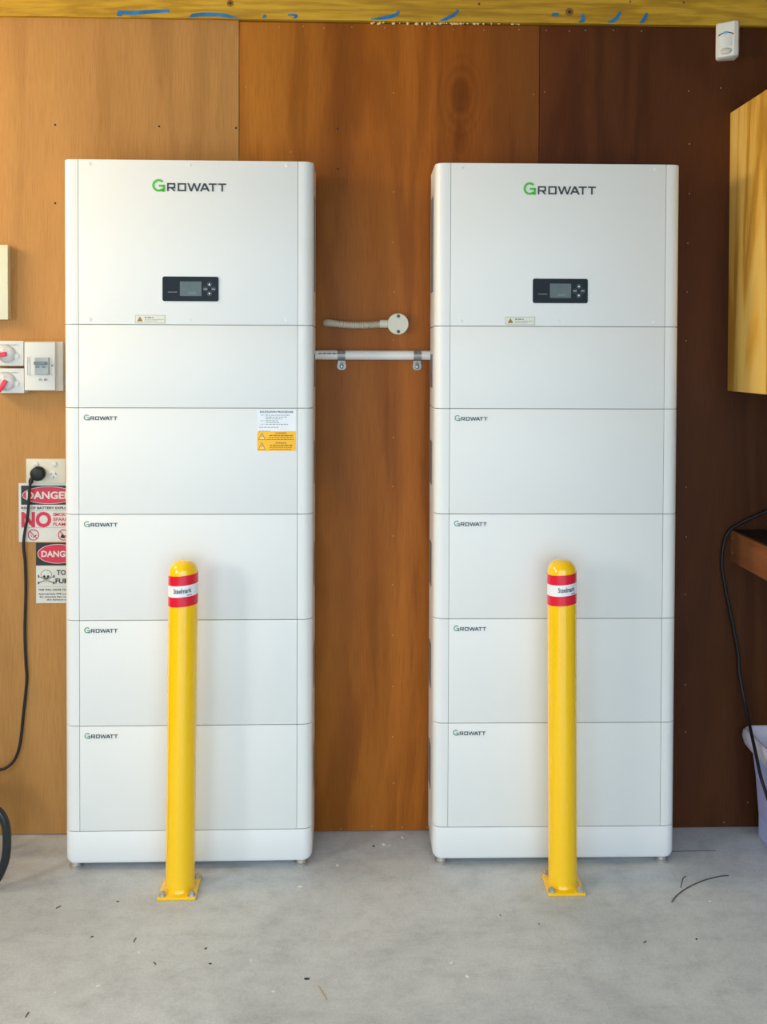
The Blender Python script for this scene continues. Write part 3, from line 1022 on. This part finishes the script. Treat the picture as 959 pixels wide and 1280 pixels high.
for px in (45.3, 68):
    ux, uz = loc2(px, 580.3)
    s_ = obj('rocker_switch', lathe([(.0078, 0), (.0078, .0025), (.0065, .0035), (0, .0036)], 20, mtx=facing(ux, -.0085, uz)), EWHITE, t, math.radians(40))
for px in (45, 67):
    ux, uz = loc2(px, 594)
    so = obj('socket', lathe([(.0125, 0), (.0125, .0012), (.0118, .0016), (0, .0016)], 28, mtx=facing(ux, -.0085, uz)), EWHITE, t, math.radians(40))
    for dx, dz, an in ((-.0068, .0040, .6), (.0068, .0040, -.6), (0, -.0062, 0)):
        bm = box(-.0010, .0010, -.0106, -.0090, -.0036, .0036)
        bmesh.ops.rotate(bm, verts=bm.verts[:], cent=(0, 0, 0), matrix=Matrix.Rotation(an, 3, 'Y'))
        obj('pin_slot', moved(bm, ux + dx, 0, uz + dz), BLACKP, so)

# plug with its lead
c = at(46, 592.7, -.03)
t = thing('plug_lead', 'black round plug in the outlet with a long lead hanging down the plywood', 'power cord', (c.x, 0, c.z))
obj('plug', lathe([(.0160, .0090), (.0205, .0095), (.0215, .018), (.0205, .028), (.016, .0320), (0, .0335)], 32, mtx=TOWARDS), BLACK, t, math.radians(50))
bm = tube(spline([Vector((-.008, -.020, -.008)), Vector((-.018, -.020, -.016)), Vector((-.0215, -.020, -.028))], 5), .0068, 12)
obj('strain_relief', bm, BLACK, t, True)
pts = [(39.5, 599, -.020), (37.5, 607, -.018), (36.2, 625, -.015), (34.5, 645, -.012), (30.5, 668, -.010), (29.5, 684, -.008), (31.5, 705, -.006), (32.2, 740, -.006), (31, 790, -.006), (32.5, 830, -.006), (33.5, 850, -.006), (29.5, 890, -.006), (25, 930, -.008), (18, 950, -.012), (7, 960, -.018), (-6, 963, -.024), (-30, 966, -.04), (-60, 980, -.06)]
obj('lead', tube(spline([at(x, y, yy) - t.location for x, y, yy in pts], 6), .0042, 10), BLACK, t, True)

# danger sign: battery explosion
a = at(23.3, 604, -.002); b = at(23.3, 677.5, -.002)
h = a.z - b.z; w = .180
t = thing('danger_sign', 'white danger sign about battery explosion and no smoking under the outlet', 'sign', (a.x, 0, b.z), 0, 'danger signs behind the left tower')
y_ = lambda k: -.0022 - .0003 * k
obj('board', box(0, w, -.0022, 0, 0, h), SWH, t)


def sp(px, py):
    q = at(px, py, -.0025); return q.x - t.location.x, q.z - t.location.z


x0_, z1_ = sp(26.3, 607); _, z0_ = sp(26, 631)
obj('black_header', box(x0_, w - x0_, y_(1), 0, z0_, z1_), BLACKP, t)
ex, ez = w / 2 - .001, (z0_ + z1_) / 2
erx = .0785
obj('red_oval', plate(ell(ex, ez, erx, .0260, 40), y_(2), 0), SWH, t)
obj('red_oval', plate(ell(ex, ez, erx - .0018, .0246, 40), y_(3), 0), SRED, t)
obj('lettering', moved(text_bm('DANGER', .0205, .045, width=.133, align='CENTER'), ex, y_(4), ez - .0102), SWH, t)
_, zz = sp(27, 636.3)
lx = sp(26.5, 600)[0]
obj('lettering', moved(text_bm('RISK OF BATTERY EXPLOSION', .0066, .045, width=.164), lx, y_(1), zz), BLACKP, t)
for py in (638.3, 659.5):
    _, zz = sp(27, py); obj('rule_line', box(lx, w - lx, y_(1), 0, zz - .0005, zz + .0005), PRINTL, t)
_, zz = sp(27, 658)
obj('lettering', moved(text_bm('NO', .0415, .06, width=.0880), lx, y_(1), zz), SRED, t)
nx = sp(66.3, 600)[0]
for i, s_ in enumerate(('SMOKING', 'SPARKS', 'FLAMES')):
    _, zz = sp(27, 645 + 6.1 * i)
    obj('lettering', moved(text_bm(s_, .0092, .035, width=(.060, .051, .051)[i]), nx, y_(1), zz), SRED, t)
for i, px in enumerate((41.8, 79.5)):
    cx, cz = sp(px, 668.7)
    o = obj('prohibition_symbol', ringplate(cx, cz, .0140, .0166, y_(3), 0, 28), SRED, t)
    obj('prohibition_bar', plate([(cx - .0113, cz + .0095), (cx - .0095, cz + .0113), (cx + .0113, cz - .0095), (cx + .0095, cz - .0113)], y_(3), 0), SRED, t)
    bm = bmesh.new()
    plate([(cx - .002, cz - .006), (cx + .009, cz + .001), (cx + .010, cz - .001), (cx - .001, cz - .009)], y_(2), 0, bm)
    plate([(cx - .008, cz + .001), (cx - .0068, cz + .001), (cx - .005, cz - .006), (cx - .0062, cz - .006)], y_(2), 0, bm)
    if i: plate([(cx - .010, cz - .008), (cx - .004, cz + .004), (cx + .001, cz - .003), (cx + .005, cz - .010)], y_(2), 0, bm)
    obj('pictogram', bm, BLACKP, t)

# danger sign: toxic fumes
a = at(45.0, 678.5, -.002); b = at(45.5, 754, -.002)
h = a.z - b.z; w = .140
t = thing('danger_sign', 'white danger sign with skull and crossbones about toxic fumes, partly behind the left tower', 'sign', (a.x, 0, b.z), 0, 'danger signs behind the left tower')
obj('board', box(0, w, -.0022, 0, 0, h - .0006), SWH, t)
_, z0_ = sp(46, 707)
obj('black_header', box(0, w, y_(1), 0, z0_, h - .0006), BLACKP, t)
ez = sp(46, 692.3)[1]; ex = sp(46.8, 690)[0] + .060
obj('red_oval', plate(ell(ex, ez, .060, .0290, 40), y_(2), 0), SWH, t)
obj('red_oval', plate(ell(ex, ez, .0582, .0276, 40), y_(3), 0), SRED, t)
obj('lettering', moved(text_bm('DANGER', .0170, .045, width=.100, align='CENTER'), ex + .002, y_(4), ez - .0085), SWH, t)
cx, cz = sp(57.8, 719.5)
bm = bmesh.new()
ringplate(0, 0, .0, .0, 0, 0, 3).free()
for s in (-1, 1):
    plate([(cx + s * .0225, cz - .0015), (cx + s * .0215, cz - .0036), (cx - s * .0215, cz - .0232), (cx - s * .0225, cz - .0211)], y_(1), 0, bm)
    for e in (1, -1):
        bx_, bz_ = cx + s * .0222 * e, cz - .0123 + .0098 * e
        for d in (-.0020, .0020): plate(ell(bx_ + s * e * .0006, bz_ + d, .0022, .0022, 10), y_(1), 0, bm)
obj('crossbones', bm, BLACKP, t)
bm = plate(ell(cx, cz + .0030, .0162, .0142, 24), y_(2), 0)
box(cx - .0085, cx + .0085, y_(2), 0, cz - .0180, cz - .006, bm=bm)
sk = obj('skull', bm, BLACKP, t)
bm = plate(ell(cx, cz + .0030, .0150, .0130, 24), y_(3), 0)
box(cx - .0074, cx + .0074, y_(3), 0, cz - .0168, cz - .006, bm=bm)
obj('skull_face', bm, SWH, sk)
bm = plate(ell(cx - .0058, cz - .0025, .0040, .0036, 12), y_(4), 0)
plate(ell(cx + .0058, cz - .0025, .0040, .0036, 12), y_(4), 0, bm)
plate([(cx - .0018, cz - .0085), (cx + .0018, cz - .0085), (cx, cz - .0050)], y_(4), 0, bm)
box(cx - .006, cx + .006, y_(4), 0, cz - .0128, cz - .0118, bm=bm)
for k in range(5): box(cx - .0050 + .0025 * k - .0004, cx - .0050 + .0025 * k + .0004, y_(4), 0, cz - .0150, cz - .0105, bm=bm)
obj('eye_sockets', bm, BLACKP, sk)
tx_, zz = sp(70.8, 718.5)
obj('lettering', moved(text_bm('TOXIC', .0140, .04, width=.058), tx_, y_(1), zz), BLACKP, t)
tx_, zz = sp(69.3, 729)
obj('lettering', moved(text_bm('FUMES', .0140, .04, width=.064), tx_, y_(1), zz), BLACKP, t)
_, zz = sp(50, 733.3); obj('rule_line', box(.006, w - .006, y_(1), 0, zz - .0004, zz + .0004), PRINTL, t)
tx_, zz = sp(47.8, 738.3)
obj('lettering', moved(text_bm('THIS WILL CAUSE TOXIC FUMES', .0052, .03, width=.124), tx_, y_(1), zz), BLACKP, t)
for i, (px, s_, ww) in enumerate(((48, 'Appropriate PPE (respirator)', .118), (49.5, 'for entering this room near', .112), (58.5, 'the battery system', .082))):
    tx_, zz = sp(px, 743.3 + 3.6 * i)
    obj('lettering', moved(text_bm(s_, .0046, .02, width=ww), tx_, y_(1), zz), BLACKP, t)

# ------------------------------------------------------------------ motion sensor, upper right
a, b = at(893.5, 33, -.03), at(921.5, 75, -.02)
p = at(909, 51, -.02)
sw, sh = .070, .104
t = thing('motion_sensor', 'small white motion sensor with blue indicator under the pine beam', 'sensor', (p.x - .001, 0, p.z - .004))
own = bmesh.new()
#  plan (x, y): rear edge against the wall, left face looks out to the left, front corner at right
plan = [(-.020, 0), (-.034, -.020), (-.030, -.030), (.012, -.046), (.024, -.044), (.0335, -.028), (.034, 0)]
rows = []
for z, s, dy in ((-.052, .86, .006), (-.048, .97, .002), (-.040, 1.0, 0), (.040, 1.0, 0), (.050, .98, 0), (.054, .92, .004)):
    rows.append([own.verts.new((x * s + .001, min(0, y * s + dy), z + (.10 * (x + .034) if z > 0 else .06 * (x + .034)))) for x, y in plan])
for r0, r1 in zip(rows, rows[1:]):
    for i in range(len(plan)):
        j = (i + 1) % len(plan); own.faces.new((r0[i], r0[j], r1[j], r1[i]))
own.faces.new(rows[0][::-1]); own.faces.new(rows[-1])
obj('case', own, mat('sensor_white', (238, 234, 222), .4, var=.01), t, math.radians(28))
# parts laid on the slanted front
fa = Vector((-.030, -.030)); fb_ = Vector((.012, -.046))
fx = (fb_ - fa).normalized(); fn = Vector((fx.y, -fx.x))
fm = Matrix(((fx.x, -fn.x, 0, (fa.x + fb_.x) / 2), (fx.y, -fn.y, 0, (fa.y + fb_.y) / 2), (.05, 0, 1, .002), (0, 0, 0, 1)))


def face_part(name, bm, m, sm=False, par=None):
    bm.transform(fm); return obj(name, bm, m, par or t, sm)


bm = bmesh.new(); ringplate(0, -.014, .0335, .0360, -.0008, .002, 20, bm, 52, 128)
face_part('slit', bm, BLACKP)
face_part('indicator', plate(ell(.000, .0210, .0075, .0032, 16), -.0014, .002), BLUELED)
own = bmesh.new(); rws = []
for k in range(9):
    x = -.0175 + .035 * k / 8
    rws.append([own.verts.new((x, -.0005 - .0028 * math.sin(PI * k / 8), z)) for z in (-.020, .013)])
for r0, r1 in zip(rws, rws[1:]): own.faces.new((r0[0], r0[1], r1[1], r1[0]))
own.faces.new([r[0] for r in rws]); own.faces.new([r[1] for r in rws][::-1]); own.faces.new((rws[0][0], rws[0][1], rws[-1][1], rws[-1][0]))
face_part('lens', own, mat('lens_white', (232, 234, 230), .35, var=.01), math.radians(40))
bm = lathe([(.0160, 0), (.0155, .003), (.012, .005), (0, .006)], 24)
bm.transform(Matrix.Translation((0, .0002, -.034)) @ TOWARDS @ Matrix.Diagonal((1, .58, 1, 1)))
face_part('lower_lens', bm, mat('lens_grey', (214, 212, 202), .35, var=.01), math.radians(50))

# ------------------------------------------------------------------ right side: cupboard, bench, cable, tub
CX = 1.1261
t = thing('wall_cupboard', 'pine plywood wall cupboard at the right edge', 'cupboard', (CX, 0, 1.3358))
ch, cdp, cw = 2.1727 - 1.3358, .42, .70
obj('side_panel', box(0, .016, -cdp, 0, 0, ch, bev=.0008, seg=1), PINE, t)
obj('side_panel', box(cw - .016, cw, -cdp, 0, 0, ch, bev=.0008, seg=1), PINE, t)
obj('top_panel', box(.016, cw - .016, -cdp, 0, ch - .016, ch), PINE, t)
obj('bottom_panel', box(.016, cw - .016, -cdp, 0, .002, .018), PINE, t)
obj('back_panel', box(.016, cw - .016, -.008, -.001, .018, ch - .016), PINE, t)
for k in range(2):
    d = obj('door', box(.001 + k * cw / 2, cw / 2 - .001 + k * cw / 2, -cdp - .018, -cdp - .001, .002, ch - .002, bev=.001, seg=1), PINE, t)
    obj('handle', tube(spline([Vector((cw / 2 + (k - .5) * .08, -cdp - .018, .10)), Vector((cw / 2 + (k - .5) * .08, -cdp - .045, .11)), Vector((cw / 2 + (k - .5) * .08, -cdp - .045, .19)), Vector((cw / 2 + (k - .5) * .08, -cdp - .018, .20))], 6), .005, 10), STEEL, d, True)

BX = 1.1395
t = thing('wall_bench', 'wall mounted bench of reddish plywood with a black top at the right edge', 'bench', (BX, 0, .8195))
bh = .9124 - .8195
ap = obj('side_board', box(0, .018, -.55, 0, 0, bh, bev=.0008, seg=1), RED_PLY, t)
obj('front_board', box(.018, .72, -.55, -.532, 0, bh, bev=.0008, seg=1), RED_PLY, t)
obj('top_board', box(.018, .72, -.532, 0, bh - .020, bh - .004), BMAT, t)
obj('top_mat', box(.010, .72, -.545, -.002, bh - .004, bh + .003, bev=.001, seg=1), BMAT, t)
for z in (bh - .022, .026):
    obj('screw', lathe([(.0030, 0), (.0030, .0008), (0, .0012)], 10, mtx=Matrix.Translation((0, -.018, z)) @ Matrix.Rotation(-PI / 2, 4, 'Y')), STEEL, ap)

pts = [(1010, 618, -.02), (985, 628, -.018), (959, 639, -.015), (936, 649, -.012), (922, 656.5, -.010), (913.5, 662, -.012), (907.5, 671, -.012), (904, 685, -.010), (902.5, 705, -.010), (905, 725, -.010), (911, 755, -.012), (919, 795, -.014), (923.5, 822, -.015), (924, 840, -.018), (930, 872, -.040), (935, 895, -.075), (939, 915, -.12), (945, 942, -.19), (951, 970, -.25), (958, 992, -.29), (966, 1020, -.34), (973, 1060, -.37), (975, 1105, -.385), (974, 1126, -.385)]
cb = obj('cable', tube(spline([at(x, y, yy) for x, y, yy in pts], 6), .0046, 10), BLACK, None, True)
tag(cb, 'black cable drooping from the bench corner down in front of the lilac tub', 'cable')

# storage tub
q = at(940, 1043, -.012); tl = at(935, 936, -.012); rl = at(925.5, 908, -.012)
zt = rl.z
TW, TD = .56, .40


def loop(own, x0, x1, y0, y1, r, z, n=5):
    out = []
    for cx, cy, a0 in ((x1 - r, y1 - r, 0), (x0 + r, y1 - r, 90), (x0 + r, y0 + r, 180), (x1 - r, y0 + r, 270)):
        for k in range(n + 1):
            a = math.radians(a0 + 90 * k / n); out.append(own.verts.new((cx + r * math.cos(a), cy + r * math.sin(a), z)))
    return out


def loft(specs, close=(True, True)):
    own = bmesh.new(); rows = [loop(own, *s) for s in specs]
    for a, b in zip(rows, rows[1:]):
        for i in range(len(a)):
            j = (i + 1) % len(a); own.faces.new((a[i], a[j], b[j], b[i]))
    if close[0]: own.faces.new(rows[0][::-1])
    if close[1]: own.faces.new(rows[-1])
    return own


t = thing('storage_tub', 'lilac white plastic storage tub on the floor by the right wall', 'tub', (q.x, -.014, 0))
dx = q.x - tl.x; rx = q.x - rl.x


def L(o, z, r=.03):    # outer wall offset o at height z (o > 0 outwards)
    return (-o, TW + o, -TD - o, min(0, o), r, z)


yb0 = -.004


def L(o, z, r=.03):
    return (-o, TW + o, -TD - o, yb0 - .018 + o, r, z)


body = loft([L(-.006, 0), L(0, .004), L(0, .11), L(dx, zt - .06), L(dx - .003, zt - .06), L(-.003, .02), L(-.004, .006)])
obj('body', body, TUBM, t, math.radians(40))
rim = loft([L(dx - .002, zt - .062, .03), L(dx + .003, zt - .064, .03), L(rx - .006, zt - .045, .034), L(rx, zt - .022, .036), L(rx - .002, zt - .006, .036), L(rx - .008, zt, .034), L(rx - .016, zt - .003, .03), L(dx - .003, zt - .030, .03), L(dx - .004, zt - .062, .03)], (False, False))
obj('rim', rim, RIMM, t, math.radians(50))
# stiffening rib down the near side
for yy in (-.12, -.30):
    obj('side_rib', box(-.006, .004, yy - .012, yy + .012, .02, zt - .075, bev=.003, seg=2), TUBM, t)

# ------------------------------------------------------------------ black tubular frame at the left edge
g = on_floor(-2, 1117)
yy = g.y + .01
base = thing('tubular_frame', 'black tubular steel frame standing on the concrete at the left edge', 'frame', (at(-40, 1100, yy).x, yy, 0))


def fr(px, py, Y):
    q = at(px, py, Y); return q - base.location


r_ = .0115
side = [fr(-150, 1009, yy), fr(-60, 1009, yy), fr(-20, 1011, yy), fr(-3, 1017, yy), fr(5, 1028, yy), fr(8.3, 1042, yy), fr(8.5, 1062, yy), fr(6.5, 1078, yy), fr(1.5, 1092, yy), fr(-5, 1103, yy), fr(-20, 1111, yy), fr(-60, 1113, yy), fr(-150, 1113, yy)]
low = min(v.z for v in side) - r_
base.location.z -= low
obj('side_loop', tube(spline(side, 8), r_, 14), BLACKM, base, True)
s2 = [v + Vector((-.09, .16, 0)) for v in side]
obj('side_loop', tube(spline(s2, 8), r_, 14), BLACKM, base, True)
obj('cross_bar', tube([side[1], s2[1]], .008, 10), BLACKM, base, True)
obj('cross_bar', tube([side[-2], s2[-2]], .008, 10), BLACKM, base, True)
base.location.z += low
base.location.z = base.location.z - low if low < 0 else base.location.z - low

# ------------------------------------------------------------------ litter on the concrete


def twig(name, pix, r, m, label, cat, group=None):
    P = [on_floor(x, y, 0) + Vector((0, 0, r)) for x, y in pix]
    o0 = P[0].copy(); o0.z = 0
    o = obj(name, tube(spline([p - o0 for p in P], 5), r, 6), m, None, True)
    o.location = o0
    return tag(o, label, cat, group)


twig('bent_wire', [(840, 1128), (846, 1120), (860, 1110), (880, 1101), (900, 1096), (911, 1095)], .0014, TWIGM, 'thin dark bent wire lying on the concrete right of the right bollard', 'wire')
twig('thin_wire', [(851, 1110), (854, 1098), (858, 1096)], .0009, TWIGM, 'short thin hooked wire lying above the bent wire', 'wire')
twig('fine_wire', [(820, 1066), (850, 1064.5), (870, 1064), (895, 1063.5)], .0008, TWIGM, 'fine wire lying near the foot of the right tower', 'wire')
twig('straw', [(398, 1234), (403, 1243), (408, 1250)], .0016, PALETWIG, 'pale straw lying on the concrete in the foreground', 'straw')
PLANT = ['tiny dark plant bit on the concrete below the left foot of the left tower', 'tiny upright dark plant bit on the concrete below the left bollard',
         'tiny flat dark plant bit on the concrete left of and below the left bollard', 'dark plant bit on the concrete in the lower left corner',
         'tiny slanted dark plant bit on the concrete below the left bollard, lower of two', 'tiny dark plant bit on the concrete in the right foreground',
         'tiny dark plant bit on the concrete left of and below the right bollard']
for k, (x, y, dx_, dy_) in enumerate(((70, 1136, 6, -3), (167, 1178, 3, -5), (113, 1172, 4, -1), (32, 1272, 4, -6), (192, 1203, 3, 3), (805, 1179, 3, -2), (625, 1144, 1, 1))):
    twig('leaf_bit', [(x, y), (x + dx_ * .5, y + dy_ * .6), (x + dx_, y + dy_)], .0012, TWIGM, PLANT[k], 'debris', 'dark plant bits on the concrete')
CHIPS = ['white chip on the concrete in front of the right foot of the left tower', 'small white chip on the concrete right of the left tower foot',
         'largest pale chip on the concrete near the wall between the towers', 'small chip touching the largest pale chip between the towers', 'pale chip nearest the plywood wall between the towers',
         'white chip on the concrete in the left foreground', 'smallest white chip on the concrete, leftmost of all', 'white chip on the concrete below and left of the left bollard plate',
         'white chip on the concrete between and below the two bollards, upper of a pair', 'white chip on the concrete between and below the two bollards, lower of a pair',
         'white chip on the concrete right of the bent wire', 'white chip on the concrete right of and below the left bollard', 'white chip on the concrete left of the pale straw']
base_chip = None
for k, (x, y, s) in enumerate(((375, 1109, .006), (422, 1082, .005), (480, 1056, .007), (487, 1057, .004), (503, 1047, .005), (122, 1233, .005), (69, 1241, .003), (174, 1191, .004), (565, 1204, .006), (584, 1221, .005), (888, 1127, .005), (314, 1201, .004), (342, 1240, .004))):
    p = on_floor(x, y, 0)
    if base_chip is None:
        bm = bmesh.new(); bmesh.ops.create_icosphere(bm, subdivisions=1, radius=1)
        for v in bm.verts: v.co = Vector((v.co.x * 1.3 * (1 + .3 * random.uniform(-1, 1)), v.co.y, max(0, v.co.z * .45 + .40)))
        base_chip = obj('paint_chip', bm, CHIPW); o = base_chip
    else:
        o = base_chip.copy(); C.objects.link(o)
    o.location = (p.x, p.y, 0); o.scale = (s, s * .8, s * .7); o.rotation_euler = (0, 0, k * 1.3)
    tag(o, CHIPS[k], 'debris', 'white chips on the concrete')
SPECKS = ['black flat bit on the concrete above the pale straw', 'small black speck on the concrete below the left bollard', 'dark bit on the concrete beside the pale chips between the towers',
          'small black speck on the concrete below and right of the left bollard, lower of two', 'small black speck on the concrete in the right foreground below the bent wire', 'tiny black speck on the concrete below the right bollard',
          'small black speck on the concrete left of the left bollard plate']
dark = None
for k, (x, y, s) in enumerate(((383, 1224, .006), (257, 1186, .004), (467, 1058, .005), (263, 1205, .004), (871, 1174, .004), (674, 1155, .003), (147, 1127, .004))):
    p = on_floor(x, y, 0)
    o = base_chip.copy(); o.data = base_chip.data if dark is None else dark
    if dark is None:
        dark = base_chip.data.copy(); dark.materials[0] = BLACKP; o.data = dark
    C.objects.link(o)
    o.location = (p.x, p.y, 0); o.scale = (s, s * .6, s * .5); o.rotation_euler = (0, 0, k)
    tag(o, SPECKS[k], 'debris', 'black specks on the concrete')
